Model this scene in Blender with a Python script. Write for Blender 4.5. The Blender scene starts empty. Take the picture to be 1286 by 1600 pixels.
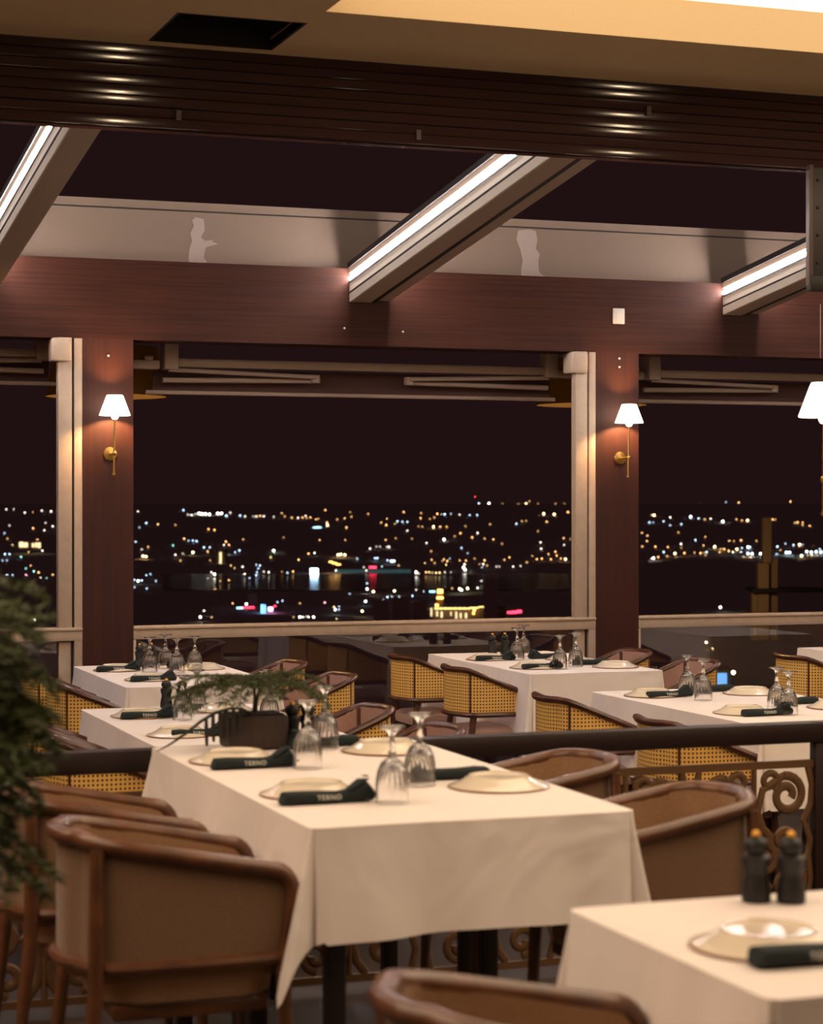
import bpy, math, random
from math import pi, sin, cos, radians as R
from mathutils import Vector, Matrix
random.seed(7)
scene = bpy.context.scene
C = scene.collection

# ---------------------------------------------------------------- camera, world, exposure
F_PX = 3230.0                                   # focal length in pixels of the 1286 px wide frame
YAW = math.atan(1155 / F_PX)
CAM_Z = 1.41
cam_d = bpy.data.cameras.new('camera')
cam = bpy.data.objects.new('camera', cam_d); C.objects.link(cam)
cam_d.sensor_fit = 'HORIZONTAL'; cam_d.sensor_width = 36
cam_d.lens = F_PX / 1286 * 36
cam_d.clip_end = 30000
cam.location = (0, 0, CAM_Z)
cam.rotation_euler = (R(90) - math.atan(13 / F_PX), 0, -YAW)
cam_d.dof.use_dof = True
cam_d.dof.focus_distance = 10.6
cam_d.dof.aperture_fstop = 6.3
scene.camera = cam
scene.view_settings.view_transform = 'Standard'
scene.view_settings.look = 'None'
scene.view_settings.gamma = 1
scene.view_settings.exposure = 1.25
scene.view_settings.use_curve_mapping = False
scene.cycles.max_bounces = 10
scene.cycles.transmission_bounces = 10
scene.cycles.sample_clamp_indirect = 4

world = bpy.data.worlds.new('night_sky'); scene.world = world
world.use_nodes = True
bg = world.node_tree.nodes['Background']
bg.inputs[0].default_value = (0.0057, 0.0023, 0.0025, 1)
bg.inputs[1].default_value = 1.0

def lamp(name, kind, loc, energy, col, parent=None, rot=(0, 0, 0), **kw):
    l = bpy.data.lights.new(name, kind); l.energy = energy; l.color = col
    for k, v in kw.items(): setattr(l, k, v)
    o = bpy.data.objects.new(name, l); o.location = loc; o.rotation_euler = rot
    C.objects.link(o); o.parent = parent
    return o
WARM = (1.0, 0.66, 0.36)

# ---------------------------------------------------------------- tags
def tag(o, label=None, cat=None, group=None, kind=None):
    if label: o['label'] = label
    if cat: o['category'] = cat
    if group: o['group'] = group
    if kind: o['kind'] = kind
    return o
def thing(name, loc=(0, 0, 0), rz=0, label=None, cat=None, group=None):
    o = bpy.data.objects.new(name, None); o.empty_display_size = .05
    C.objects.link(o); o.location = loc; o.rotation_euler.z = rz
    return tag(o, label, cat, group)
KIDS = {}
def copy_tree(o, parent=None):
    c = o.copy(); C.objects.link(c); c.parent = parent
    for ch in KIDS.get(o.name, []):
        n = copy_tree(ch, c); KIDS.setdefault(c.name, []).append(n)
    return c

# ---------------------------------------------------------------- materials
MATS = {}
def mat(name, col, rough=.5, metal=0, emit=None, es=0, spec=None, trans=0, ior=None, noise=None, bump=None, coat=0, sheen=0):
    m = bpy.data.materials.new(name); m.use_nodes = True
    nt = m.node_tree; b = nt.nodes['Principled BSDF']
    b.inputs['Base Color'].default_value = (*col, 1)
    b.inputs['Roughness'].default_value = rough
    b.inputs['Metallic'].default_value = metal
    if spec is not None: b.inputs['Specular IOR Level'].default_value = spec
    if trans: b.inputs['Transmission Weight'].default_value = trans
    if ior: b.inputs['IOR'].default_value = ior
    if coat: b.inputs['Coat Weight'].default_value = coat; b.inputs['Coat Roughness'].default_value = .15
    if sheen: b.inputs['Sheen Weight'].default_value = sheen
    if emit: b.inputs['Emission Color'].default_value = (*emit, 1); b.inputs['Emission Strength'].default_value = es
    if noise or bump:
        tc = nt.nodes.new('ShaderNodeTexCoord'); mp = nt.nodes.new('ShaderNodeMapping')
        n = nt.nodes.new('ShaderNodeTexNoise')
        nt.links.new(tc.outputs['Object'], mp.inputs[0]); nt.links.new(mp.outputs[0], n.inputs['Vector'])
        sc, scale, c2 = (noise or (1, (1, 1, 1), None))
        mp.inputs['Scale'].default_value = scale; n.inputs['Scale'].default_value = sc; n.inputs['Detail'].default_value = 5
        if c2:
            r = nt.nodes.new('ShaderNodeValToRGB'); r.color_ramp.elements[0].position = .35; r.color_ramp.elements[1].position = .65
            r.color_ramp.elements[0].color = (*col, 1); r.color_ramp.elements[1].color = (*c2, 1)
            nt.links.new(n.outputs['Fac'], r.inputs[0]); nt.links.new(r.outputs[0], b.inputs['Base Color'])
        if bump:
            bp = nt.nodes.new('ShaderNodeBump'); bp.inputs['Strength'].default_value = bump[0]; bp.inputs['Distance'].default_value = bump[1]
            n2 = nt.nodes.new('ShaderNodeTexNoise'); n2.inputs['Scale'].default_value = bump[2]; n2.inputs['Detail'].default_value = 3
            nt.links.new(tc.outputs['Object'], n2.inputs['Vector'])
            nt.links.new(n2.outputs['Fac'], bp.inputs['Height']); nt.links.new(bp.outputs[0], b.inputs['Normal'])
    MATS[name] = m
    return m
def emis(name, col, s, sample=True):
    m = bpy.data.materials.new(name); m.use_nodes = True; nt = m.node_tree
    nt.nodes.remove(nt.nodes['Principled BSDF'])
    e = nt.nodes.new('ShaderNodeEmission'); e.inputs[0].default_value = (*col, 1); e.inputs[1].default_value = s
    nt.links.new(e.outputs[0], nt.nodes['Material Output'].inputs[0])
    if not sample: m.cycles.emission_sampling = 'NONE'
    MATS[name] = m
    return m

mat('header_wood', (.058, .0185, .011), .6, spec=.15, noise=(4, (.5, 8, 22), (.037, .0125, .008)))
mat('pillar_wood', (.060, .016, .010), .6, spec=.25, noise=(3, (14, 14, .6), (.042, .014, .010)))
mat('dark_rail', (.017, .006, .005), .45)
mat('chair_wood', (.16, .060, .023), .34, noise=(6, (3, 3, 3), (.095, .036, .015)), coat=.3)
mat('dark_chair_wood', (.105, .033, .017), .36, noise=(6, (3, 3, 3), (.06, .02, .011)), coat=.25)
mat('tan_fabric', (.36, .21, .11), .9, noise=(260, (1, 1, 1), (.26, .14, .07)), sheen=.2)
mat('brown_fabric', (.24, .13, .07), .9, noise=(260, (1, 1, 1), (.18, .10, .055)), sheen=.2)
mat('rose_fabric', (.40, .23, .18), .9, noise=(260, (1, 1, 1), (.33, .19, .15)), sheen=.2)
mat('cloth', (.88, .79, .75), .85, bump=(.12, .004, 420), sheen=.15)
_m = MATS['cloth']; _nt = _m.node_tree; _b = _nt.nodes['Principled BSDF']; _old = _b.inputs['Normal'].links[0].from_node
_n = _nt.nodes.new('ShaderNodeTexNoise'); _n.inputs['Scale'].default_value = 3.2; _n.inputs['Detail'].default_value = 2; _n.inputs['Distortion'].default_value = 1.6
_bp = _nt.nodes.new('ShaderNodeBump'); _bp.inputs['Strength'].default_value = .35; _bp.inputs['Distance'].default_value = .03
_tc = [q for q in _nt.nodes if q.type == 'TEX_COORD'][0]
_nt.links.new(_tc.outputs['Object'], _n.inputs['Vector']); _nt.links.new(_n.outputs['Fac'], _bp.inputs['Height'])
_nt.links.new(_old.outputs[0], _bp.inputs['Normal']); _nt.links.new(_bp.outputs[0], _b.inputs['Normal'])
mat('napkin_green', (.006, .012, .013), .9, noise=(300, (1, 1, 1), (.010, .018, .018)))
mat('lettering_white', (.75, .74, .68), .6)
mat('porcelain', (.80, .70, .56), .16, coat=.3)
mat('plate_line', (.30, .13, .06), .4)
mat('crystal', (1, 1, 1), .02, trans=1, ior=1.5)
mat('mill_black', (.006, .005, .006), .5)
mat('mill_cap', (.95, .45, .04), .3, metal=.2)
mat('brass', (.78, .50, .16), .28, metal=1)
mat('cast_bronze', (.15, .075, .032), .5, metal=.2)
mat('table_dark', (.018, .009, .008), .5)
mat('ceiling_beige', (.64, .47, .27), .85, bump=(.25, .004, 90))
mat('frame_beige', (.52, .39, .29), .5, noise=(20, (1, 1, 1), (.47, .35, .26)))
mat('frame_dark', (.03, .015, .012), .6)
mat('gutter_paint', (.20, .142, .105), .75, bump=(.2, .004, 60))
mat('plaster_patch', (.35, .27, .24), .8)
mat('rafter_paint', (.42, .31, .23), .55)
mat('rafter_face', (.80, .71, .60), .6)
mat('seal_black', (.012, .008, .008), .6)
mat('slat_black', (.050, .024, .024), .07, spec=.5)
mat('black_steel', (.03, .024, .025), .5)
mat('grey_edge', (.10, .065, .055), .5)
mat('window_glass', (1, 1, 1), 0, trans=1, ior=1.65)
mat('awning_metal', (.42, .31, .24), .45)
mat('awning_fabric', (.09, .04, .035), .9)
mat('switch_white', (.78, .70, .62), .5)
mat('screw_white', (.9, .85, .8), .3, metal=.5)
mat('floor_stone', (.045, .030, .026), .55, noise=(5, (1, 1, 1), (.030, .019, .017)))
mat('floor_terrace', (.030, .018, .016), .6, noise=(5, (1, 1, 1), (.020, .012, .011)))
mat('leaf_green', (.035, .055, .013), .6, noise=(8, (1, 1, 1), (.085, .110, .026)))
mat('leaf_silhouette', (.012, .013, .008), .7)
mat('plant_stem', (.05, .035, .015), .7)
mat('planter_brown', (.035, .014, .009), .5, noise=(4, (30, 30, 1), (.022, .009, .006)))
mat('soil', (.02, .013, .009), .95)
mat('wall_plaster', (.30, .20, .12), .85)
mat('parapet_dark', (.02, .012, .011), .8)
mat('land', (.80, .80, .80), 1.0, spec=0)
mat('city_concrete', (.16, .11, .10), .9)
mat('block_wall', (.9, .8, .75), .9)
mat('stone_pillar', (.45, .32, .18), .8)
mat('water', (.06, .035, .035), .2, spec=.25)
emis('led_white', (1.0, .90, .87), 52)
emis('ceiling_glow', (1.0, .76, .51), 1.15)
emis('ceiling_glow_added', (1.0, .73, .50), 1.1)
emis('shade_glow', (1.0, .86, .66), 3.2)

# cane webbing: UV in metres, round holes on a square grid, their dark depth painted as brown dots
m = bpy.data.materials.new('cane'); m.use_nodes = True; nt = m.node_tree
b = nt.nodes['Principled BSDF']; b.inputs['Roughness'].default_value = .55
uv = nt.nodes.new('ShaderNodeUVMap'); uv.uv_map = 'UVMap'
vm = nt.nodes.new('ShaderNodeVectorMath'); vm.operation = 'SCALE'; vm.inputs['Scale'].default_value = 1 / .0155
fr = nt.nodes.new('ShaderNodeVectorMath'); fr.operation = 'FRACTION'
sb = nt.nodes.new('ShaderNodeVectorMath'); sb.operation = 'SUBTRACT'; sb.inputs[1].default_value = (.5, .5, 0)
ln = nt.nodes.new('ShaderNodeVectorMath'); ln.operation = 'LENGTH'
lt = nt.nodes.new('ShaderNodeMath'); lt.operation = 'LESS_THAN'; lt.inputs[1].default_value = .27
mx = nt.nodes.new('ShaderNodeMix'); mx.data_type = 'RGBA'
mx.inputs[6].default_value = (.80, .47, .12, 1); mx.inputs[7].default_value = (.085, .035, .012, 1)
L = nt.links.new
L(uv.outputs[0], vm.inputs[0]); L(vm.outputs[0], fr.inputs[0]); L(fr.outputs[0], sb.inputs[0]); L(sb.outputs[0], ln.inputs[0])
L(ln.outputs['Value'], lt.inputs[0]); L(lt.outputs[0], mx.inputs[0]); L(mx.outputs[2], b.inputs['Base Color'])
MATS['cane'] = m
# translucent dark shade of the outdoor lamps
m = bpy.data.materials.new('dark_shade'); m.use_nodes = True; nt = m.node_tree
nt.nodes.remove(nt.nodes['Principled BSDF'])
d1 = nt.nodes.new('ShaderNodeBsdfDiffuse'); d1.inputs[0].default_value = (.05, .032, .018, 1)
d2 = nt.nodes.new('ShaderNodeBsdfTranslucent'); d2.inputs[0].default_value = (.42, .28, .04, 1)
ms = nt.nodes.new('ShaderNodeMixShader'); ms.inputs[0].default_value = .12
nt.links.new(d1.outputs[0], ms.inputs[1]); nt.links.new(d2.outputs[0], ms.inputs[2]); nt.links.new(ms.outputs[0], nt.nodes['Material Output'].inputs[0])
MATS['dark_shade'] = m

# ---------------------------------------------------------------- mesh builder
class MB:
    def __init__(s): s.v = []; s.f = []; s.uv = []; s.mi = []; s.cur = 0; s.has_uv = False
    def add(s, vs, fs, uvs=None):
        o = len(s.v); s.v += [tuple(v) for v in vs]
        for f in fs:
            s.f.append([i + o for i in f]); s.mi.append(s.cur)
            s.uv.append([uvs[i] for i in f] if uvs else [(0, 0)] * len(f))
        if uvs: s.has_uv = True
        return s
    def box(s, x0, x1, y0, y1, z0, z1, ch=0):
        if ch <= 0:
            vs = [(x, y, z) for z in (z0, z1) for y in (y0, y1) for x in (x0, x1)]
            return s.add(vs, [(0, 2, 3, 1), (4, 5, 7, 6), (0, 1, 5, 4), (2, 6, 7, 3), (0, 4, 6, 2), (1, 3, 7, 5)])
        # chamfered box: rounded rectangle section stacked in z
        rings = []
        for z, k in ((z0, ch), (z0 + ch * .3, ch * .3), (z0 + ch, 0), (z1 - ch, 0), (z1 - ch * .3, ch * .3), (z1, ch)):
            ring = []
            a0, a1, b0, b1 = x0 + k, x1 - k, y0 + k, y1 - k
            r = ch
            for cx, cy, st in ((a1 - r, b1 - r, 0), (a0 + r, b1 - r, 90), (a0 + r, b0 + r, 180), (a1 - r, b0 + r, 270)):
                for q in range(4):
                    an = R(st + q * 30); ring.append((cx + r * cos(an), cy + r * sin(an), z))
            rings.append(ring)
        return s.loft(rings, caps=True)
    def loft(s, rings, closed=True, caps=False, uvs=None):
        n = len(rings[0]); vs = [p for r in rings for p in r]; fs = []
        for i in range(len(rings) - 1):
            for j in range(n if closed else n - 1):
                k = (j + 1) % n
                fs.append((i * n + j, i * n + k, (i + 1) * n + k, (i + 1) * n + j))
        if caps:
            fs.append(tuple(range(n - 1, -1, -1))); fs.append(tuple((len(rings) - 1) * n + j for j in range(n)))
        return s.add(vs, fs, uvs)
    def lathe(s, prof, n=24, c=(0, 0, 0), rfun=None, caps=False):
        rings = []
        for r, z in prof:
            rings.append([(c[0] + (r * (rfun(a, z) if rfun else 1)) * cos(a), c[1] + (r * (rfun(a, z) if rfun else 1)) * sin(a), c[2] + z)
                          for a in (2 * pi * j / n for j in range(n))])
        return s.loft(rings, caps=caps)
    def sweep(s, path, rx, rz=None, n=10, caps=True, up=(0, 0, 1), taper=None):
        rz = rz or rx; P = [Vector(p) for p in path]; rings = []; U = Vector(up)
        for i, p in enumerate(P):
            t = (P[min(i + 1, len(P) - 1)] - P[max(i - 1, 0)]).normalized()
            if i:
                sd = (sd - t * sd.dot(t)).normalized(); nn = sd.cross(t).normalized()
                k = taper[i] if taper else 1
                rings.append([p + sd * (rx * k * cos(a)) + nn * (rz * k * sin(a)) for a in (2 * pi * j / n for j in range(n))])
                continue
            sd = t.cross(U)
            if sd.length < .05: sd = t.cross(Vector((0, 1, 0))) if abs(t.y) < .9 else t.cross(Vector((1, 0, 0)))
            sd.normalize(); nn = sd.cross(t).normalized()
            k = taper[i] if taper else 1
            rings.append([p + sd * (rx * k * cos(a)) + nn * (rz * k * sin(a)) for a in (2 * pi * j / n for j in range(n))])
        return s.loft(rings, caps=caps)
    def leg(s, a, b, ra, rb, n=10):
        return s.sweep([a, b], ra, n=n, taper=[1, rb / ra])
    def build(s, name, m, parent=None, smooth=True, loc=None):
        me = bpy.data.meshes.new(name); me.from_pydata(s.v, [], s.f)
        if s.has_uv:
            ul = me.uv_layers.new(name='UVMap'); k = 0
            for q in s.uv:
                for c in q: ul.data[k].uv = c; k += 1
        for mm in (m if isinstance(m, (list, tuple)) else [m]): me.materials.append(MATS[mm])
        if any(s.mi): me.polygons.foreach_set('material_index', s.mi)
        if smooth:
            me.polygons.foreach_set('use_smooth', [True] * len(me.polygons))
            me.set_sharp_from_angle(angle=R(38))
        me.validate(); me.update()
        o = bpy.data.objects.new(name, me); C.objects.link(o)
        if loc: o.location = loc
        if parent is not None:
            o.parent = parent; KIDS.setdefault(parent.name, []).append(o)
        return o
def struct(o): o['kind'] = 'structure'; return o
def bx(name, m, *d, parent=None, ch=0, smooth=False):
    return MB().box(*d, ch=ch).build(name, m, parent, smooth=smooth or ch > 0)

# ================================================================ THE ROOM
FL2 = -.16           # terrace level beyond the balustrade
YW = 10.8            # face of the pillars
CEIL = 3.20
struct(bx('floor', 'floor_stone', -4, 9, -3, 5.78, -.25, 0))
struct(bx('floor_terrace', 'floor_terrace', -4, 9, 5.78, 11.3, -.40, FL2)).name = 'floor'
# ceiling with a luminous coffer and a dark vent opening (built as slabs around the two holes)
cx0, cx1, cy0, cy1 = 2.24, 7.4, 1.2, 7.19       # coffer
vx0, vx1, vy0, vy1 = 1.30, 2.10, 7.18, 7.76     # vent, recomputed below from the drawing
mb = MB()
VX0, VX1, VY0, VY1 = 1.735, 2.232, 7.387, 7.88
KX0, KX1, KY0, KY1 = -3.2, .75, .9, 6.6      # an added, unseen coffer that lights the cloths from the left
xs = [-4, KX0, KX1, VX0, VX1, cx0, cx1, 9]; ys = [-3, KY0, cy0, KY1, cy1, VY0, VY1, 7.95]
for i in range(7):
    for j in range(7):
        mxx, myy = (xs[i] + xs[i + 1]) / 2, (ys[j] + ys[j + 1]) / 2
        if cx0 < mxx < cx1 and cy0 < myy < cy1: continue
        if KX0 < mxx < KX1 and KY0 < myy < KY1: continue
        if VX0 < mxx < VX1 and VY0 < myy < VY1: continue
        mb.box(xs[i], xs[i + 1], ys[j], ys[j + 1], CEIL, CEIL + .45)
ceil = struct(mb.build('ceiling', 'ceiling_beige', smooth=False))
cg = bx('light_panel', 'ceiling_glow', cx0 + .004, cx1 - .004, cy0 + .004, cy1 - .004, CEIL + .16, CEIL + .18)
tag(cg, 'large glowing warm light panel recessed in the beige ceiling', 'ceiling light')
cg = bx('light_panel', 'ceiling_glow_added', KX0 + .004, KX1 - .004, KY0 + .004, KY1 - .004, CEIL + .16, CEIL + .18)
tag(cg, 'added glowing ceiling panel, unseen, to light the room from the left', 'ceiling light')
vt = thing('ceiling_vent', ((VX0 + VX1) / 2, (VY0 + VY1) / 2, CEIL), label='dark rectangular vent opening in the beige ceiling', cat='vent')
w, h = (VX1 - VX0) / 2, (VY1 - VY0) / 2
mb = MB().box(-w, -w + .012, -h, h, 0, .2).box(w - .012, w, -h, h, 0, .2).box(-w, w, -h, -h + .012, 0, .2).box(-w, w, h - .012, h, 0, .2).box(-w, w, -h, h, .2, .21)
mb.build('vent_box', 'seal_black', vt, smooth=False)
MB().box(w - .05, w - .043, -h + .04, h - .15, .01, .02).build('edge_strip', 'grey_edge', vt, smooth=False)
def pendant(x, y, z, label):  # unseen globe lamps, added for glints on the slats and front light
    t = thing('added_pendant', (x, y, CEIL), label=label, cat='lamp', group='added globe lamps behind the viewer')
    MB().lathe([(0, 0), (.05, 0), (.05, -.02), (0, -.02)], 20).build('canopy', 'brass', t)
    MB().sweep([(0, 0, -.02), (0, 0, z + .04 - CEIL)], .004, n=6).build('cord', 'seal_black', t)
    MB().lathe([(.0001 + .06 * sin(R(q)), z - .06 * cos(R(q)) - CEIL) for q in range(0, 180, 12)], 24).build('globe', 'globe_glow', t)
emis('globe_glow', (1, .72, .44), 50)
pendant(3.05, .9, 2.5, 'added globe pendant, unseen behind the viewer, left one')
pendant(7.1, .9, 2.5, 'added globe pendant, unseen behind the viewer, right one')
# walls out of view that close the front room
struct(bx('wall_rear', 'wall_plaster', -4, 9, -3.2, -3, 0, CEIL))
struct(bx('wall_left', 'wall_plaster', -4.2, -4, -3, 7.95, 0, CEIL))
struct(bx('wall_right', 'wall_plaster', 9, 9.2, -3, 7.95, 0, CEIL))

# header beam of the window wall and its pillars
struct(bx('trim_1', 'header_wood', -3, 9, YW, YW + .22, 2.278, 2.70))
PX = [-.80, 2.163, 5.12, 8.08]
for i, x in enumerate(PX):
    struct(bx('trim_%d' % (i + 2), 'pillar_wood', x - .135, x + .135, YW, YW + .22, FL2, 2.278))
MB().box(6.452, 6.455, YW - .0015, YW, 2.279, 2.60).build('trim_6', 'plaster_patch', smooth=False)['kind'] = 'structure'
for i, (x, z) in enumerate(((3.47, 2.372), (3.81, 2.362), (2.165, 2.19), (5.131, 2.245), (5.131, 2.196))):
    o = MB().lathe([(0, -.002), (.006, -.002), (.006, .002), (.003, .004), (0, .004)], 10).build('screw_head', 'screw_white')
    o.rotation_euler = (R(90), 0, 0); o.location = (x, YW - .003, z)
    tag(o, ['bright screw head on the brown header beam left of the middle rafter end', 'bright screw head on the brown header beam right of the middle rafter end',
            'bright screw head at the top of the left pillar', 'upper bright screw head at the top of the right pillar',
            'lower bright screw head at the top of the right pillar'][i], 'screw', 'screws in the wood panelling')

# painted gutter board above the header, with flaking patches
gt = thing('gutter_board', (0, YW + .12, 2.70), label='long beige gutter board with flaking paint patches above the brown header', cat='board')
MB().box(-3, 9, 0, .04, 0, .285).box(-3, 9, -.012, .04, .293, .335).build('board', 'gutter_paint', gt, smooth=False)
MB().box(-3, 9, .01, .04, .285, .293).build('joint', 'seal_black', gt, smooth=False)
def patch(x, pts, nm='paint_patch'):
    vs = [(x + a, -.0035, b) for a, b in pts] + [(x + a, .001, b) for a, b in pts]; n = len(pts)
    MB().add(vs, [tuple(range(n))] + [tuple(range(2 * n - 1, n - 1, -1))] + [(i, n + i, n + (i + 1) % n, (i + 1) % n) for i in range(n)]).build(nm, 'plaster_patch', gt, smooth=False)
patch(2.665, [(-.03, .0), (.05, .0), (.062, .02), (.045, .04), (.052, .085), (.06, .10), (.10, .112), (.125, .118), (.09, .13), (.10, .142), (.072, .135), (.05, .132), (.03, .15), (.05, .19), (.045, .25), (.0, .258), (-.02, .24), (-.01, .21), (-.03, .17), (-.02, .13), (-.035, .08), (-.04, .03)])
patch(2.665, [(-.02, .296), (.08, .294), (.085, .325), (.06, .333), (-.01, .331)])
patch(4.60, [(-.03, .0), (.11, .0), (.125, .012), (.10, .02), (.08, .04), (.075, .10), (.085, .14), (.06, .17), (.07, .22), (.06, .272), (.02, .28), (-.05, .27), (-.06, .22), (-.035, .16), (-.02, .10), (-.03, .05)])
patch(6.53, [(-.06, .16), (.02, .20), (.08, .27), (.08, .283), (-.03, .283), (-.05, .23)])

# light switch plate on the header
sw = thing('switch_plate', (5.125, YW, 2.488), label='small white switch plate fixed to the brown header beam', cat='switch')
MB().box(-.037, .037, -.010, 0, -.045, .045, ch=.004).build('plate', 'switch_white', sw)
MB().box(-.020, .020, -.014, -.010, -.028, .028, ch=.0015).build('button', 'switch_white', sw)

# ---------------------------------------------------------------- rafters with LED strips (slope down to the header)
SL = .131
def rafter(X, label, twin=True):
    t = thing('roof_rafter', (X, YW, 2.516), label=label, cat='rafter', group='sloping roof rafters')
    y1 = -2.80
    def bar(x0, x1, z0, z1, yn=0, yf=y1):
        vs = []
        for y in (yn, yf):
            dz = -y * SL
            vs += [(x0, y, z0 + dz), (x1, y, z0 + dz), (x1, y, z1 + dz), (x0, y, z1 + dz)]
        return vs, [(0, 1, 2, 3), (7, 6, 5, 4), (0, 4, 5, 1), (1, 5, 6, 2), (2, 6, 7, 3), (3, 7, 4, 0)]
    mb = MB()
    for a in ((.006, .125, 0, .20), (-.004, .02, .155, .20)) + (((.145, .235, .012, .20), (.115, .155, .03, .20)) if twin else ()): mb.add(*bar(*a))
    mb.build('beam', 'rafter_paint', t, smooth=False)
    mb = MB()
    for a in ((0, .006, .002, .046), (0, .006, .051, .105)): mb.add(*bar(*a))
    mb.build('side_cover', 'rafter_face', t, smooth=False)
    (MB().add(*bar(.122, .148, -.001, .01)) if twin else MB()).add(*bar(-.005, .004, .046, .054)).add(*bar(-.005, .004, .103, .114)).add(*bar(-.012, -.004, .185, .215)).build('seal_strip', 'seal_black', t, smooth=False)
    MB().add(*bar(-.009, .006, .118, .134, -.01)).build('led_strip', 'led_white', t, smooth=False)
    xr = .235 if twin else .125
    MB().add(*bar(xr - .004, xr + .009, .117, .136, -.01)).build('led_strip', 'led_white', t, smooth=False)
    return t
rafter(1.46, 'sloping roof rafter with lit strip at the far left of the picture', False)
rafter(3.50, 'sloping roof rafter with lit strip meeting the middle of the header beam')
rafter(8.00, 'sloping roof rafter with lit strips beyond the right border')
rafter(-.75, 'sloping roof rafter with lit strips beyond the left border')
rafter(5.80, 'sloping roof rafter with lit strip on the right beside the hanging black panel')

# ---------------------------------------------------------------- stack of dark glossy slats at the edge of the ceiling
ls = thing('slat_stack', (0, 7.95, CEIL), label='band of dark glossy horizontal slats hanging below the ceiling edge', cat='slats')
MB().box(-4, 9, .035, .09, -.325, 0).build('backing', 'slat_black', ls, smooth=False)
for k in range(8):
    z = -.018 - k * .0405
    tilt = R(8.6 - .28 * k + [0, .7, 2.6, .2, -.6, .9, 2.8, .1][k]); face = []
    for q in range(9):
        zz = .0165 - .033 * q / 8
        face.append((.002 + (.0165 - zz) * math.tan(tilt) + zz * zz / (2 * .6), zz))
    prof = [(.035, .0195), (.010, .0195), (.004, .0188)] + face + [(.010, -.0188), (.016, -.0195), (.035, -.0195)]
    yo = -.004 * (k % 3)
    MB().loft([[(x, y + yo, z + zz) for y, zz in prof] for x in (-4, 9)], closed=True, caps=True).build('slat', 'slat_black', ls)
for x, z in ((1.86, -.268), (2.86, -.285), (3.9, -.12), (5.05, -.27)):
    MB().box(x, x + .02, -.014, .02, z - .02, z + .02).build('clip', 'grey_edge', ls, smooth=False)

# hanging black panel on the right
hp = thing('hanging_panel', (4.655, 7.90, 2.36), label='black hanging panel with grey edge and bolts at the right border', cat='panel')
MB().box(.022, .62, -.012, .012, .035, .515, ch=.004).build('board', 'black_steel', hp)
MB().box(0, .022, -.018, .014, .0, .525, ch=.004).build('edge', 'grey_edge', hp)
MB().box(.004, .62, -.026, .02, -.025, .045, ch=.010).build('bottom_bar', 'seal_black', hp)
for z in (.10, .22, .34, .46):
    MB().lathe([(0, 0), (.008, 0), (.007, .006), (0, .007)], 8).build('bolt', 'seal_black', hp).matrix_local = Matrix.Translation((.045, -.012, z)) @ Matrix.Rotation(R(90), 4, 'X')

# ---------------------------------------------------------------- windows: sill rail, posts, lower glass
def window(n, x0, x1, left_full, right_full):
    w = struct(thing('window_%d' % n, (0, YW, 0)))
    z0, z1 = .690, .760
    mb = MB().box(x0, x1, .0, .09, z0, .745, ch=.004)
    mb.box(x0 - .0, x1, -.012, .09, .742, z1, ch=.006)
    mb.build('sill_rail', 'frame_beige', w)
    if right_full:
        MB().box(x1 - .128, x1 - .056, -.004, .06, z1 - .01, 2.28, ch=.003).box(x1 - .120, x1 - .056, .03, .06, FL2, z1, ch=.003).build('post', 'frame_beige', w)
        bx('post_gap', 'frame_dark', x1 - .056, x1 - .043, .03, .06, FL2, 2.28, parent=w)
        MB().box(x1 - .043, x1, .002, .03, FL2, 2.28, ch=.002).build('track', 'frame_beige', w)
        MB().box(x1 - .165, x1 - .062, -.03, .10, 2.155, 2.277, ch=.012).build('post_cap', 'frame_beige', w)
    if left_full:
        MB().box(x0, x0 + .016, .002, .09, FL2, z0, ch=.002).build('track', 'frame_beige', w)
        MB().box(x0, x0 + .006, .05, .09, z1, 2.28).build('track', 'frame_beige', w)
    MB().box(x0 + .01, x1 - .01, .062, .070, FL2 + .05, z0 + .01).build('glass_pane', 'window_glass', w, smooth=False)
    MB().box(x0, x1, .03, .09, FL2, FL2 + .06).build('bottom_rail', 'frame_beige', w, smooth=False)
    return w
window(1, -.665, 2.028, True, True)
window(2, 2.298, 4.985, True, True)
window(3, 5.255, 7.945, True, True)

# ---------------------------------------------------------------- awnings outside
def awning(x0, x1, label, dz=0):
    t = thing('awning', (0, YW + .42, 0), label=label, cat='awning', group='retracted awnings outside the windows')
    MB().box(x0 + .24, x1 - .16, -.03, .03, 2.165 + dz, 2.215 + dz, ch=.01).build('roller_tube', 'awning_metal', t)
    MB().box(x0 + .10, x1 - .10, .10, .125, 2.02 + dz, 2.043 + dz, ch=.006).build('front_bar', 'awning_metal', t)
    MB().box(x0 + .14, x1 - .14, .105, .12, 2.04 + dz, 2.16 + dz).build('canopy', 'awning_fabric', t, smooth=False)
    for s, a in ((1, x0 + .20), (-1, x1 - .20)):
        e = a + s * .86
        MB().sweep([(a, -.02, 2.15 + dz), (e, .0, 2.127 + dz)], .016, .013, n=8).sweep([(a - s * .02, .04, 2.095 + dz), (e, .04, 2.108 + dz)], .018, .015, n=8) \
            .lathe([(0, -.022), (.026, -.022), (.028, 0), (.026, .022), (0, .022)], 14, (e, .02, 2.117 + dz)).build('folding_arm', 'awning_metal', t)
        bk = MB().box(a - .03, a + .05, -.06, .05, 2.15 + dz, 2.30 + dz, ch=.008).build('bracket', 'awning_metal', t)
        MB().box(a - s * .19 - .04, a - s * .05 + .0, -.04, .04, 2.15 + dz, 2.20 + dz, ch=.01).box(a - s * .12 - .02, a - s * .12 + .03, -.05, .05, 2.20 + dz, 2.222 + dz, ch=.006).build('end_joint', 'awning_metal', t)
    return t
awning(-.60, 2.08, 'folded beige awning outside the left window, its end above the big green plant', .035)
awning(2.38, 5.06, 'folded beige awning across the top of the middle window')
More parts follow.
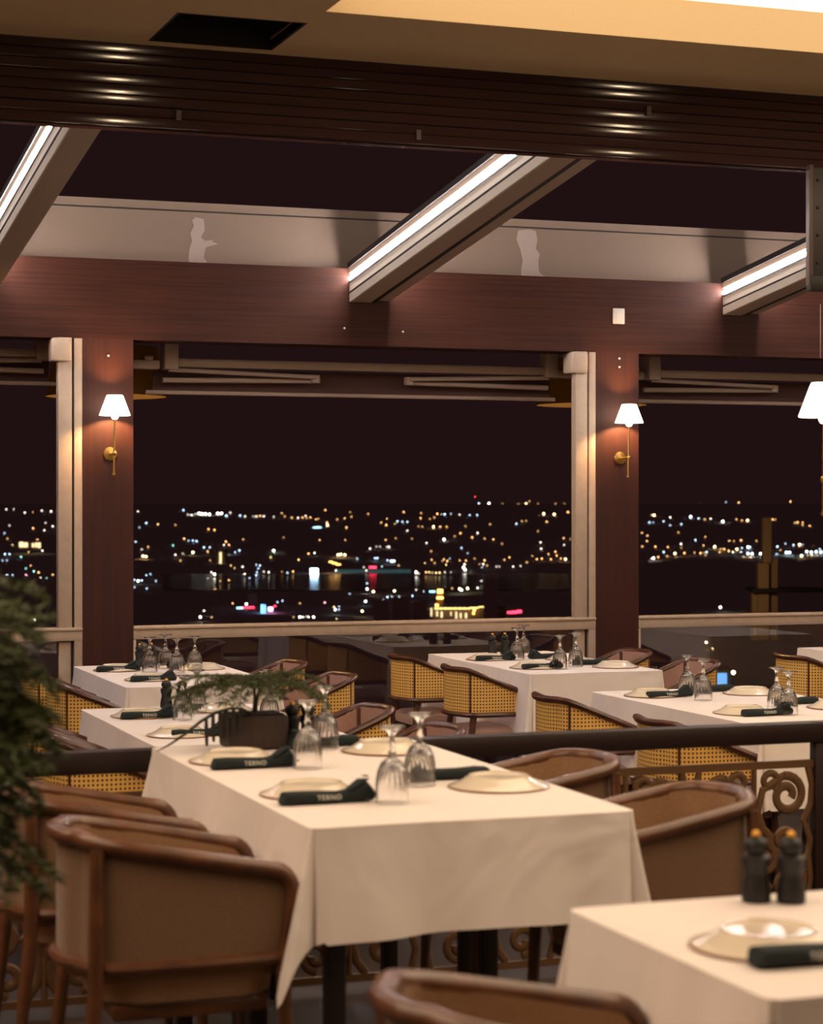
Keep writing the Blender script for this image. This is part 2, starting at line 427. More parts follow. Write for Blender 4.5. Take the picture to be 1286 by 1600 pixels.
awning(5.33, 8.02, 'folded beige awning across the top of the right window')

# big dark lamp shades outside behind each pillar
def outdoor_lamp(X, label, s=1):
    t = thing('outdoor_lamp', (X, YW + .88, 2.02), label=label, cat='lamp', group='dark tapered lamps outside behind the pillars')
    n = 40; rings = [[(r * cos(2 * pi * j / n), r * sin(2 * pi * j / n), z) for j in range(n)] for r, z in ((.345, 0), (.335, .02), (.30, .20), (.285, .28), (.28, .28), (.295, .2), (.33, .02), (.34, 0))]
    MB().loft(rings + [rings[0]]).build('shade', 'dark_shade', t)
    MB().lathe([(0, .20), (.012, .20), (.012, .5), (0, .5)], 10).build('rod', 'seal_black', t)
    MB().lathe([(0, .08), (.03, .10), (.035, .13), (.02, .17), (.012, .20)], 14).build('bulb', 'bulb_glow', t)
    lamp('bulb_light', 'POINT', (0, 0, .0), 11, (1, .60, .20), t, shadow_soft_size=.06)
emis('bulb_glow', (1, .6, .22), 4)
outdoor_lamp(2.33, 'dark tapered outdoor lampshade behind the left pillar')
outdoor_lamp(5.36, 'dark tapered outdoor lampshade behind the right pillar')

# ---------------------------------------------------------------- wall lamps
def wall_lamp(loc, rz, label, e=8):
    t = thing('wall_lamp', loc, rz, label, 'wall lamp', 'brass wall lamps with white shades')
    o = MB().lathe([(0, 0), (.036, 0), (.037, .004), (.034, .009), (.012, .012), (0, .013)], 28).build('back_plate', 'brass', t)
    o.rotation_euler = (R(90), 0, 0)
    MB().sweep([(0, -.010, 0), (0, -.115, 0)], .006, n=10).lathe([(0, -.012), (.010, -.010), (.012, 0), (.010, .010), (0, .012)], 12, (0, -.115, 0)).build('arm', 'brass', t)
    MB().sweep([(-.004, -.115, -.105), (.002, -.115, .185)], .0052, n=10).lathe([(0, -.006), (.009, -.005), (.009, .004), (0, .006)], 12, (-.004, -.115, -.107)).build('stem', 'brass', t)
    MB().lathe([(.0, .176), (.012, .178), (.018, .186), (.021, .200), (.0, .202)], 18, (.002, -.115, 0)).build('socket', 'shade_glow', t)
    n = 36
    rings = [[(.002 + r * cos(2 * pi * j / n), -.115 + r * sin(2 * pi * j / n), z) for j in range(n)] for r, z in
             ((.080, .198), (.0815, .200), (.044, .300), (.041, .305), (.039, .303), (.0425, .298), (.079, .200))]
    MB().loft(rings + [rings[0]]).build('lamp_shade', 'shade_glow', t)
    lamp('bulb_light', 'POINT', (.002, -.115, .25), e, (1, .56, .24), t, shadow_soft_size=.018)
wall_lamp((2.174, YW, 1.672), 0, 'lit brass wall lamp with white shade on the left pillar')
wall_lamp((5.137, YW, 1.672), 0, 'lit brass wall lamp with white shade on the right pillar')
struct(bx('trim_7', 'pillar_wood', 3.53, 3.80, 5.58, 5.80, 0, CEIL))
wall_lamp((3.53, 5.69, 1.485), R(-90), 'large near wall lamp with white shade cut by the right border', 4)

# ---------------------------------------------------------------- balustrade
bl = thing('balustrade', (0, 5.68, 0), label='dark wooden handrail over ornate bronze scroll panels crossing the room', cat='railing')
MB().box(-2.5, 3.53, -.03, .035, .664, .726, ch=.004).build('handrail', 'dark_rail', bl)
for x in (-1.9, -.14, 1.62, 3.39):
    MB().box(x - .022, x + .022, -.02, .02, 0, .664, ch=.003).build('post', 'dark_rail', bl)
def spiral(cx, cz, r0, r1, a0, turns, n=26):
    return [(cx + (r0 + (r1 - r0) * k / n) * cos(a0 + turns * 2 * pi * k / n), 0, cz + (r0 + (r1 - r0) * k / n) * sin(a0 + turns * 2 * pi * k / n)) for k in range(n + 1)]
def scroll_panel(W=.44):
    mb = MB()
    def st(p, w=.009): mb.sweep(p, w * 1.45, .009, n=8, up=(0, 1, 0))
    mb.box(-W / 2, W / 2, -.008, .008, .585, .608).box(-W / 2, W / 2, -.008, .008, .03, .05)
    for s in (-1, 1):
        mir = lambda pts: [(x * s, y, z) for x, y, z in pts]
        st(mir(spiral(.115, .50, .062, .018, R(100), -1.35)), .010)
        st(mir(spiral(.055, .545, .034, .012, R(-60), 1.1)), .008)
        st(mir([(.115 + .062 * cos(R(100)), 0, .50 + .062 * sin(R(100))), (.03, 0, .52), (.012, 0, .45), (.03, 0, .40), (.06, 0, .37)]), .009)
        st(mir(spiral(.105, .36, .052, .016, R(150), 1.3)), .010)
        st(mir(spiral(.035, .30, .040, .014, R(40), -1.2)), .009)
        st(mir(spiral(.120, .225, .058, .016, R(60), -1.35)), .010)
        st(mir([(.149, 0, .275), (.19, 0, .31), (.20, 0, .36), (.175, 0, .42), (.20, 0, .47), (.205, 0, .53), (.19, 0, .585)]), .008)
        st(mir([(.06, 0, .225), (.03, 0, .19), (.01, 0, .14), (.02, 0, .09), (.05, 0, .05)]), .009)
        st(mir(spiral(.10, .11, .045, .014, R(-90), 1.25)), .009)
        st(mir([(.19, 0, .05), (.205, 0, .11), (.185, 0, .17), (.20, 0, .24), (.19, 0, .31)]), .008)
    st([(0, 0, .05), (0, 0, .24)], .006); st([(0, 0, .40), (0, 0, .585)], .006)
    return mb
x = -1.68
first = None
while x < 3.3:
    if first is None: first = scroll_panel().build('scroll_panel', 'cast_bronze', bl, loc=(x, 0, 0))
    else:
        o = first.copy(); C.objects.link(o); o.location = (x, 0, 0); o.parent = bl
    x += .44

# ================================================================ FURNITURE
def arc_plan(L, w, r, n=7, bow=.03):
    """U-shaped plan from the near arm end round the back to the far arm end."""
    pts = [(L, -w), (L * .62, -w - .006), (L * .3, -w - .004), (r, -w)]
    for k in range(1, n): a = R(-90 - 90 * k / n); pts.append((r + r * cos(a), -w + r + r * sin(a)))
    pts += [(0, -w + r), (-bow * .8, -w * .35), (-bow, 0), (-bow * .8, w * .35), (0, w - r)]
    for k in range(1, n): a = R(180 - 90 * k / n); pts.append((r + r * cos(a), w - r + r * sin(a)))
    pts += [(r, w), (L * .3, w + .004), (L * .62, w + .006), (L, w)]
    return pts
def resample(pts, n):
    P = [Vector(p) for p in pts]; d = [0]
    for i in range(1, len(P)): d.append(d[-1] + (P[i] - P[i - 1]).length)
    out = []
    for k in range(n):
        t = d[-1] * k / (n - 1); i = 1
        while i < len(P) - 1 and d[i] < t: i += 1
        u = (t - d[i - 1]) / max(1e-9, d[i] - d[i - 1]); out.append(P[i - 1].lerp(P[i], u))
    return out, d[-1]
def shell(mb, plan, ztop, zbot, off, uvs=False, rows=5):
    """wall surface hanging from the rim to the lower rail; off moves it towards the seat"""
    cxm = .25; rings = []; U = []; s = 0; prev = None
    ctr = Vector((cxm, 0))
    cols = []
    for p in plan:
        if prev is not None: s += (p - prev).length
        prev = p
        q = p + (ctr - p).normalized() * off
        cols.append([(q.x, q.y, zbot(p.x) + (ztop(p.x) - zbot(p.x)) * k / rows) for k in range(rows + 1)])
        U += [(s, c[2]) for c in cols[-1]]
    return mb.loft(cols, closed=False, uvs=U if uvs else None)
def two_sided(mb, plan, ztop, zbot, o0, o1, uvs=False):
    shell(mb, plan, ztop, zbot, o0, uvs); shell(mb, plan[::-1], ztop, zbot, o1, uvs)
def cushion(x0, x1, w, z0, z1, r=.08):
    mb = MB(); rings = []
    for z, k in ((z0, .02), (z0 + .008, .004), ((z0 + z1) / 2, 0), (z1 - .012, .006), (z1 - .002, .03), (z1 + .006, .10)):
        ring = []
        for cx, cy, st in ((x1 - r, w - r, 0), (x0 + r * 1.3, w - r * 1.3, 90), (x0 + r * 1.3, -w + r * 1.3, 180), (x1 - r, -w + r, 270)):
            rr = r if st in (0, 270) else r * 1.3
            rr = max(.01, rr - k * .9)
            for q in range(6):
                a = R(st + q * 18); ring.append((cx + rr * cos(a) * 1.0 - (k * .1 if cx > .2 else -k * .1), cy + rr * sin(a), z))
        rings.append(ring)
    return mb.loft(rings, caps=True)

def cane_chair():
    t = thing('cane_armchair')
    L, w = .56, .195
    plan, _ = resample(arc_plan(L, w, .09), 46)
    zt = lambda x: .762 - .405 * max(0, x - .015)
    zb = lambda x: .545
    rim = [(p.x, p.y, max(zt(p.x), .556)) for p in plan]
    MB().sweep(rim, .017, .014, n=10).build('top_rail', 'dark_chair_wood', t)
    MB().sweep([(p.x, p.y, .545) for p in plan], .015, .013, n=8).build('lower_rail', 'dark_chair_wood', t)
    mb = MB(); shell(mb, plan, lambda x: max(zt(x), .556), zb, .002, True, 6); mb.build('cane_panel', 'cane', t)
    mb = MB(); shell(mb, plan[::-1], lambda x: max(zt(x), .556) - .004, lambda x: .55, .016, False, 6); mb.build('inner_upholstery', 'rose_fabric', t)
    for s in (-1, 1):
        MB().leg((.035, s * (w - .035), .555), (.035, s * (w - .035), zt(.035) - .004), .011, .011).leg((.055, s * (w - .045), .55), (-.02, s * (w - .005), 0), .017, .010).build('leg', 'dark_chair_wood', t)
        MB().leg((.40, s * (w - .01), .55), (.44, s * (w - .0), 0), .016, .010).build('leg', 'dark_chair_wood', t)
    cu = cushion(.02, .47, .20, .405, .475).build('seat_cushion', 'rose_fabric', t)
    mb = MB().box(.05, .43, -w + .02, w - .02, .37, .405, ch=.006).build('seat_frame', 'dark_chair_wood', t)
    return t
def padded_chair():
    t = thing('upholstered_armchair')
    L, w = .39, .172
    plan, _ = resample(arc_plan(L - .02, w, .085, bow=.03), 50)
    zt = lambda x: .742 - .19 * max(0, x)
    zb = lambda x: .498
    rim = [(p.x, p.y, zt(p.x)) for p in plan]
    def endcurve(s):
        z = zt(L - .02); out = []
        for k in range(1, 7): a = R(90 - 15 * k); out.append((L - .02 + .05 * cos(a), s * w, z - .05 + .05 * sin(a)))
        out += [(L + .03, s * w, .60), (L + .02, s * w, .52), (L + .01, s * w, .46)]
        return out
    full = endcurve(-1)[::-1] + rim + endcurve(1)
    MB().sweep(full, .020, .017, n=12, up=(1, 0, 0)).build('top_rail', 'chair_wood', t)
    lo = [(L + .015, -w, .490)] + [(p.x, p.y, .490) for p in plan] + [(L + .015, w, .490)]
    MB().sweep(lo, .014, .014, n=8).build('lower_rail', 'chair_wood', t)
    pl2 = [Vector((L + .031, -w)), Vector((L + .009, -w))] + plan + [Vector((L + .009, w)), Vector((L + .031, w))]
    zt2 = lambda x: zt(x) - .004 if x < L + .001 else (zt(L) - .008 if x < L + .015 else zt(L) - .030)
    mb = MB(); shell(mb, pl2, zt2, zb, .004); mb.build('outer_panel', 'brown_fabric', t)
    mb = MB(); shell(mb, pl2[::-1], zt2, lambda x: .455, .022); mb.build('inner_upholstery', 'tan_fabric', t)
    for s in (-1, 1):
        MB().leg((.022, s * (w - .006), zt(.04) - .008), (.018, s * (w - .002), .44), .014, .016).leg((.018, s * (w - .002), .44), (-.03, s * (w + .010), 0), .016, .010).build('leg', 'chair_wood', t)
        MB().leg((L + .01, s * w, .46), (L + .03, s * (w + .01), 0), .016, .010).build('leg', 'chair_wood', t)
    cushion(.03, .40, .150, .405, .470).build('seat_cushion', 'tan_fabric', t)
    MB().box(.06, .38, -w + .04, w - .04, .375, .408, ch=.006).build('seat_frame', 'chair_wood', t)
    return t
cane0 = cane_chair(); pad0 = padded_chair()
used = {}
def chair(proto, x, y, z, rz, label, group):
    o = proto if not used.get(proto.name) else copy_tree(proto)
    used[proto.name] = True
    o.location = (x, y, z); o.rotation_euler.z = R(rz); tag(o, label, 'armchair', group)
    return o
GP, GC = 'upholstered armchairs in the front room', 'cane-backed armchairs on the terrace'
# front table: left side, right side, then the chair of the near right table
chair(pad0, .765, 4.205, 0, 0, 'upholstered wooden armchair in the left foreground, nearest of the row beside the front table', GP)
chair(pad0, .735, 4.805, 0, 0, 'upholstered armchair at the left border, partly behind the nearer one and touching the green plant', GP)
chair(pad0, 2.285, 4.24, 0, 180, 'upholstered tub armchair right of the front table, nearer one before the bronze scroll panel', GP)
chair(pad0, 2.275, 4.93, 0, 180, 'upholstered tub armchair right of the front table, farther one right under the handrail', GP)
chair(pad0, .93, 2.60, 0, 0, 'upholstered armchair cut off by the bottom border, left of the corner table', GP)
# terrace tables
def cc(x, y, rz, label): chair(cane0, x, y, FL2, rz, label, GC)
cc(3.61, 9.50, 0, 'cane armchair at the middle terrace table, left side nearer to the camera')
cc(3.61, 10.30, 0, 'cane armchair at the middle terrace table, left side nearer to the glass parapet')
cc(4.98, 9.45, 180, 'cane armchair at the middle terrace table, right side nearer chair seen from inside')
cc(4.98, 10.22, 180, 'cane armchair at the middle terrace table, right side in front of the right pillar')
cc(3.43, 7.92, 0, 'cane armchair left of the right terrace table, farther one before the hanging tablecloth')
cc(3.43, 6.94, 0, 'cane armchair left of the right terrace table, nearer one mostly behind the handrail')
cc(4.98, 7.55, 180, 'cane armchair right of the right terrace table, cut by the picture border')
cc(5.55, 9.62, 0, 'cane armchair in the right background, standing before the glass with its cane side in view')
cc(5.55, 8.98, 0, 'cane armchair in the right background, cut by the right border')
cc(1.60, 9.22, 0, 'cane armchair left of the far left table, below the left pillar')
cc(1.60, 9.95, 0, 'cane armchair left of the far left table, mostly behind the big green plant')
cc(2.98, 9.25, 180, 'cane armchair right of the far left table, nearer one behind the small fern')
cc(2.98, 10.05, 180, 'cane armchair right of the far left table, farther one by the glass')
cc(1.22, 7.82, 0, 'cane armchair left of the second left table, its rail ending just above the handrail')
cc(1.22, 7.06, 0, 'cane armchair left of the second left table, seen below the handrail')
cc(2.63, 7.72, 180, 'cane armchair right of the second left table, behind the goblets of the front table')
cc(2.63, 6.95, 180, 'cane armchair right of the second left table, only its rim showing above the handrail')

# ---------------------------------------------------------------- tables and cloths
def table(x0, x1, y0, y1, z, zf, label, grp, nleg=2):
    t = thing('dining_table', ((x0 + x1) / 2, (y0 + y1) / 2, zf), label=label, cat='table', group='tables under white cloths')
    a, b = (x1 - x0) / 2, (y1 - y0) / 2; H = z - zf
    MB().box(-a + .01, a - .01, -b + .01, b - .01, H - .034, H - .006, ch=.004).build('table_top', 'table_dark', t)
    ysl = [-b + .07, b - .07] + ([-.07, .07] if nleg == 4 else [])
    for sx in (-1, 1):
        for y in ysl:
            MB().box(sx * (a - .07) - .02, sx * (a - .07) + .02, y - .02, y + .02, 0, H - .034, ch=.003).build('leg', 'table_dark', t)
    return t
def cloth(x0, x1, y0, y1, z, h, seed, label, lob=(1, 1, 1, 1), phi0=None, grp='white tablecloths', amp=1):
    rnd = random.Random(seed)
    a, b = (x1 - x0) / 2, (y1 - y0) / 2; rc = .018
    base = []   # (px, py, nx, ny, side_s, corner weight lobe, recess)
    corners = [(a, b, 0), (-a, b, 90), (-a, -b, 180), (a, -b, 270)]
    seq = []
    def side(p, q, nx, ny, k):
        n = 46
        for i in range(n):
            t = (i + .5) / n
            seq.append((p[0] + (q[0] - p[0]) * t, p[1] + (q[1] - p[1]) * t, nx, ny, t, 0, k))
    c = corners
    for k, (cx, cy, st) in enumerate(corners):
        sx, sy = (1 if cx > 0 else -1), (1 if cy > 0 else -1)
        for q in range(25):
            ph = st + 90 * q / 24
            seq.append((cx - sx * rc + rc * cos(R(ph)), cy - sy * rc + rc * sin(R(ph)), cos(R(ph)), sin(R(ph)), q / 24, 1, k))
        nx_, ny_ = corners[(k + 1) % 4][:2]
        sx2, sy2 = (1 if nx_ > 0 else -1), (1 if ny_ > 0 else -1)
        a0 = R(st + 90)
        p = (cx - sx * rc + rc * cos(a0), cy - sy * rc + rc * sin(a0)); q2 = (nx_ - sx2 * rc + rc * cos(a0), ny_ - sy2 * rc + rc * sin(a0))
        side(p, q2, cos(a0), sin(a0), k)
    waves = [[(rnd.uniform(1.5, 7), rnd.uniform(0, 6.28), rnd.uniform(.001, .0045)) for _ in range(4)] for _ in range(4)]
    lobes = [phi0[k] if phi0 else rnd.uniform(.35, .65) for k in range(4)]
    T = 14; rings = [[] for _ in range(T + 1)]
    for (px, py, nx, ny, t, isc, k) in seq:
        if isc:
            lo = math.exp(-((t - lobes[k]) / .16) ** 2) * lob[k]
            rec = math.exp(-((t - lobes[k] - .27) / .10) ** 2) + .8 * math.exp(-((t - lobes[k] + .27) / .10) ** 2)
            edge = min(t, 1 - t) * 2
        else:
            lo = 0; rec = 0; edge = 0
        for i in range(T + 1):
            u = i / T
            off = .004 + .020 * u
            if not isc:
                fade = min(1, min(t, 1 - t) * 6)
                off += amp * fade * u * sum(A * sin(f * t * 6.28 / 1.6 + p) for f, p, A in waves[k]) + .006 * u
            off += lo * .085 * u ** 1.1 - rec * .030 * u * (1 if isc else 0)
            drop = h * (1 + .5 * (lo if isc else 0)) - .0
            if isc: drop = h * (1 + .48 * lo ** 2.5 + .06 * edge)
            zz = -.004 - drop * u if i else 0
            if not isc: zz -= u * .006 * sin(t * 5 + k)
            rings[i].append((px + nx * off, py + ny * off, zz))
    n = len(rings[0])
    # inner surface for thickness
    inner = [[(x * (1 - .0012 / max(a, .1)), y * (1 - .0012 / max(b, .1)), zz - (.0015 if i == 0 else 0)) for (x, y, zz) in rings[i]] for i in range(T, -1, -1)]
    mb = MB().loft(rings + inner)
    nv = len(rings) * n
    # top as a grid fan: concentric shrink keeps it smooth
    topc = [[(x * s, y * s, .0008 * sin(9 * x * s + seed) * sin(7 * y * s)) for (x, y, _) in rings[0]] for s in (1, .97, .8, .6, .4, .2, .02)]
    mb.loft(topc[::-1]); mb.add([(0, 0, 0)] + topc[-1], [])
    o = mb.build('tablecloth', 'cloth', loc=((x0 + x1) / 2, (y0 + y1) / 2, z))
    tag(o, label, 'tablecloth', grp)
    return o
TZ, BZ = .75, .59
TB = [
 (1.222, 1.945, 4.02, 5.500, TZ, 0, .225, 'dark table under the big white cloth in the foreground', 'large cream-lit tablecloth on the front table before the handrail', 4),
 (1.375, 2.30, 2.425, 3.080, TZ, 0, .24, 'dark table in the bottom right corner under a cloth', 'white tablecloth in the bottom right corner with the near pepper mills', 2),
 (1.535, 2.255, 6.75, 8.195, BZ, FL2, .29, 'dark table under the second left cloth behind the handrail', 'white tablecloth on the left just behind the handrail', 2),
 (1.905, 2.62, 9.09, 10.38, BZ, FL2, .30, 'dark table under the far left cloth at the left pillar', 'white tablecloth on the far left table in front of the left pillar', 2),
 (3.77, 4.55, 6.72, 8.21, BZ, FL2, .30, 'dark table under the right cloth behind the handrail', 'white tablecloth on the right just behind the handrail, with folds below its edge', 2),
 (3.88, 4.585, 9.15, 10.58, BZ, FL2, .34, 'dark table under the middle cloth close to the window', 'white tablecloth on the middle table close to the glass parapet', 2),
 (6.03, 6.75, 8.9, 10.34, BZ, FL2, .30, 'dark table under the cloth at the far right border', 'small visible corner of white tablecloth at the far right border', 2)]
PH = [.5, .5, .38, .5]
for i, (x0, x1, y0, y1, z, zf, h, tl, cl, nl) in enumerate(TB):
    table(x0, x1, y0, y1, z - .006, zf, tl, None, nl)
    cloth(x0, x1, y0, y1, z, h, 3 + i, cl, lob=(.8, .8, 1, .45) if i == 0 else (.6, .5, .55, .4), phi0=PH, amp=2.6 if i in (2, 4) else 1.2)

# ---------------------------------------------------------------- tableware prototypes
def make_plate():
    t = thing('plate')
    prof = [(.1165, 0), (.118, .0015), (.116, .003), (.108, .0055), (.088, .014), (.076, .0225), (.072, .024), (.070, .0275), (.066, .0275), (.064, .0235), (.03, .0225), (.001, .0225)]
    MB().lathe(prof, 56).lathe([(.1165, 0), (.108, .002), (.088, .010), (.07, .019), (.001, .019)][::-1], 56).build('dish', 'porcelain', t)
    MB().lathe([(.1172, .0002), (.1188, .0015), (.1172, .0030), (.1160, .0033)], 56).build('rim_line', 'plate_line', t)
    return t
def make_glass():
    t = thing('goblet')
    prof = [(.0365, 0), (.0372, .0008), (.0365, .03), (.0345, .055), (.031, .072), (.024, .088), (.013, .098), (.0075, .104), (.0095, .112), (.0065, .120), (.0050, .135), (.0062, .150), (.0145, .160), (.0320, .1665), (.0325, .1685), (.0, .1690)]
    inn = [(.0, .092), (.014, .089), (.0235, .080), (.029, .070), (.0325, .054), (.0345, .03), (.0355, 0)]
    fl = lambda a, z: 1 + (.10 * abs(cos(9 * a)) - .05 if .045 < z < .094 else (.04 * abs(cos(9 * a)) - .01 if .004 < z <= .045 else 0))
    n = 54
    rings = []
    for r, z in inn + prof:
        rings.append([(r * fl(a, z) * cos(a) if (r, z) in prof else r * cos(a), r * fl(a, z) * sin(a) if (r, z) in prof else r * sin(a), z) for a in (2 * pi * j / n for j in range(n))])
    MB().loft(rings).build('bowl_and_stem', 'crystal', t)
    return t
def make_mill():
    t = thing('pepper_mill')
    prof = [(0, 0), (.0235, 0), (.0245, .004), (.0240, .020), (.0215, .034), (.0190, .044), (.0195, .052), (.0225, .062), (.0235, .074), (.0150, .080), (.0190, .085), (.0205, .094), (.0160, .103), (.0070, .108), (0, .108)]
    MB().lathe(prof, 26).build('body', 'mill_black', t)
    MB().lathe([(0, .107), (.006, .107), (.0075, .111), (.0055, .116), (0, .118)], 14).build('cap_knob', 'mill_cap', t)
    return t
def make_napkin():
    t = thing('rolled_napkin')
    st = [(-.105, .020, .020, 0), (-.101, .027, .026, 0), (-.075, .028, .027, 0), (-.03, .026, .025, 0), (.02, .024, .024, 0), (.045, .024, .027, .002), (.065, .026, .036, .005), (.080, .028, .045, .006), (.088, .028, .044, .008), (.100, .024, .028, .004), (.106, .018, .018, .002)]
    rings = []
    for x, w, h, oy in st:
        ring = []
        for j in range(20):
            a = 2 * pi * j / 20
            c, s = cos(a), sin(a)
            k = 1 + .05 * sin(3 * a + x * 60)
            ring.append((x + .004 * s, oy + w * k * (abs(c) ** .7) * (1 if c > 0 else -1), h / 2 + h / 2 * (abs(s) ** .75) * (1 if s > 0 else -1) * (k if s > 0 else 1)))
        rings.append(ring)
    MB().loft(rings, caps=True).build('roll', 'napkin_green', t)
    MB().sweep([(.035, -.008, .022), (.055, -.004, .031), (.078, .002, .045), (.096, .012, .046)], .016, .004, n=8, taper=[.5, 1, 1.1, .5]).build('folded_tip', 'napkin_green', t)
    cu = bpy.data.curves.new('lettering', 'FONT'); cu.body = 'TERNO'; cu.size = .0155; cu.align_x = 'CENTER'; cu.extrude = .0004; cu.space_character = 1.15
    to = bpy.data.objects.new('tmp_text', cu); C.objects.link(to)
    bpy.context.view_layer.update()
    me = bpy.data.meshes.new_from_object(to.evaluated_get(bpy.context.evaluated_depsgraph_get()))
    bpy.data.objects.remove(to)
    me.materials.clear(); me.materials.append(MATS['lettering_white'])
    o = bpy.data.objects.new('lettering', me); C.objects.link(o); o.parent = t; KIDS[t.name].append(o)
    o['label'] = 'white lettering'
    o.location = (-.002, -.0268, .0085); o.rotation_euler = (R(84), 0, R(1.2))
    return t
P0, G0, M0, N0 = make_plate(), make_glass(), make_mill(), make_napkin()
def put(proto, x, y, z, rz, label, cat, group):
    o = proto if not used.get(proto.name) else copy_tree(proto)
    used[proto.name] = True
    o.location = (x, y, z); o.rotation_euler = (0, 0, R(rz)); tag(o, label, cat, group)
    return o
tn = {'A': 'front table', 'F': 'bottom right corner table', 'B': 'second left table behind the handrail', 'C': 'far left table', 'D': 'right terrace table behind the handrail', 'E': 'middle table by the window'}
def plate(T, x, y, w): put(P0, x, y, (TZ if T in 'AF' else BZ) + .002, 0, 'upturned cream plate, %s of the %s' % (w, tn[T]), 'plate', 'upturned plates with a thin brown rim')
def napkin(T, x, y, w, rz=0): put(N0, x, y, (TZ if T in 'AF' else BZ) + .0025, rz, 'rolled dark green napkin, %s of the %s' % (w, tn[T]), 'napkin', 'rolled dark green napkins')
def goblet(T, x, y, w): put(G0, x, y, (TZ if T in 'AF' else BZ) + .0015, random.uniform(0, 40), 'crystal goblet, %s of the %s' % (w, tn[T]), 'goblet', 'upturned cut crystal goblets')
def mill(T, x, y, w): put(M0, x, y, (TZ if T in 'AF' else BZ) + .0015, 0, 'black pepper mill, %s of the %s' % (w, tn[T]), 'pepper mill', 'black mills with amber knobs')
LF, LN, RF, RN = 'left far place', 'left near place', 'right far place', 'right near place'
plate('A', 1.355, 5.13, LF); plate('A', 1.365, 4.49, LN); plate('A', 1.79, 5.21, RF); plate('A', 1.81, 4.46, RN)
napkin('A', 1.365, 4.985, LF, -2); napkin('A', 1.358, 4.350, LN, -1); napkin('A', 1.66, 5.36, RF, 188); napkin('A', 1.745, 4.625, RN, 176)
goblet('A', 1.488, 4.93, 'left far one'); goblet('A', 1.652, 5.31, 'right far one'); goblet('A', 1.492, 4.30, 'left near one'); goblet('A', 1.646, 4.545, 'right near one')
mill('A', 1.598, 5.440, 'left one, beside the planter'); mill('A', 1.648, 5.455, 'right one, beside the planter')
plate('F', 1.535, 2.715, 'left place'); napkin('F', 1.553, 2.60, 'left place', -1)
N_last = None
mill('F', 1.690, 3.03, 'left one of the blurred near pair'); mill('F', 1.741, 3.005, 'right one of the blurred near pair')
plate('B', 1.70, 7.85, LF); napkin('B', 1.71, 7.76, LF, 1); plate('B', 1.69, 7.16, LN); napkin('B', 1.745, 7.10, LN, 2)
plate('B', 2.06, 7.95, RF); napkin('B', 1.985, 8.02, RF, 184)
goblet('B', 1.82, 7.67, 'left near one'); goblet('B', 1.93, 7.89, 'left far one'); goblet('B', 2.10, 7.45, 'right near one'); goblet('B', 2.18, 7.80, 'right far one')
mill('B', 1.868, 8.15, 'left one'); mill('B', 1.925, 8.12, 'right one')
plate('C', 2.06, 10.06, LF); napkin('C', 2.05, 9.99, LF, 2); plate('C', 2.09, 9.46, LN); napkin('C', 2.09, 9.38, LN, 1); plate('C', 2.47, 10.0, RF); napkin('C', 2.42, 10.08, RF, 182)
goblet('C', 2.187, 9.90, 'left near one'); goblet('C', 2.307, 10.08, 'far one'); goblet('C', 2.296, 9.79, 'middle near one'); goblet('C', 2.414, 9.91, 'right one')
mill('C', 2.21, 10.24, 'left one below the left pillar'); mill('C', 2.275, 10.26, 'right one below the left pillar')
plate('E', 4.04, 10.10, LF); napkin('E', 4.05, 10.02, LF, -1); plate('E', 4.04, 9.50, LN); napkin('E', 4.06, 9.43, LN, 1)
plate('E', 4.43, 9.95, RF); napkin('E', 4.36, 10.06, RF, 183); plate('E', 4.455, 9.42, RN); napkin('E', 4.40, 9.60, RN, 181)
goblet('E', 4.163, 10.0, 'left far one'); goblet('E', 4.297, 10.23, 'farthest one'); goblet('E', 4.138, 9.39, 'left near one'); goblet('E', 4.278, 9.51, 'right near one')
mill('E', 4.185, 10.40, 'left one before the glass'); mill('E', 4.265, 10.42, 'right one before the glass')
plate('D', 3.93, 7.95, LF); napkin('D', 3.975, 7.87, LF, 3); plate('D', 3.94, 7.17, LN); napkin('D', 3.985, 7.06, LN, 2)
plate('D', 4.375, 7.90, RF); napkin('D', 4.27, 8.05, RF, 186); plate('D', 4.40, 7.24, RN); napkin('D', 4.32, 7.43, RN, 184)
goblet('D', 4.045, 7.70, 'left far front one'); goblet('D', 4.10, 7.95, 'left far rear one'); goblet('D', 4.078, 7.06, 'front one of the near pair'); goblet('D', 4.135, 7.25, 'rear one of the near pair')

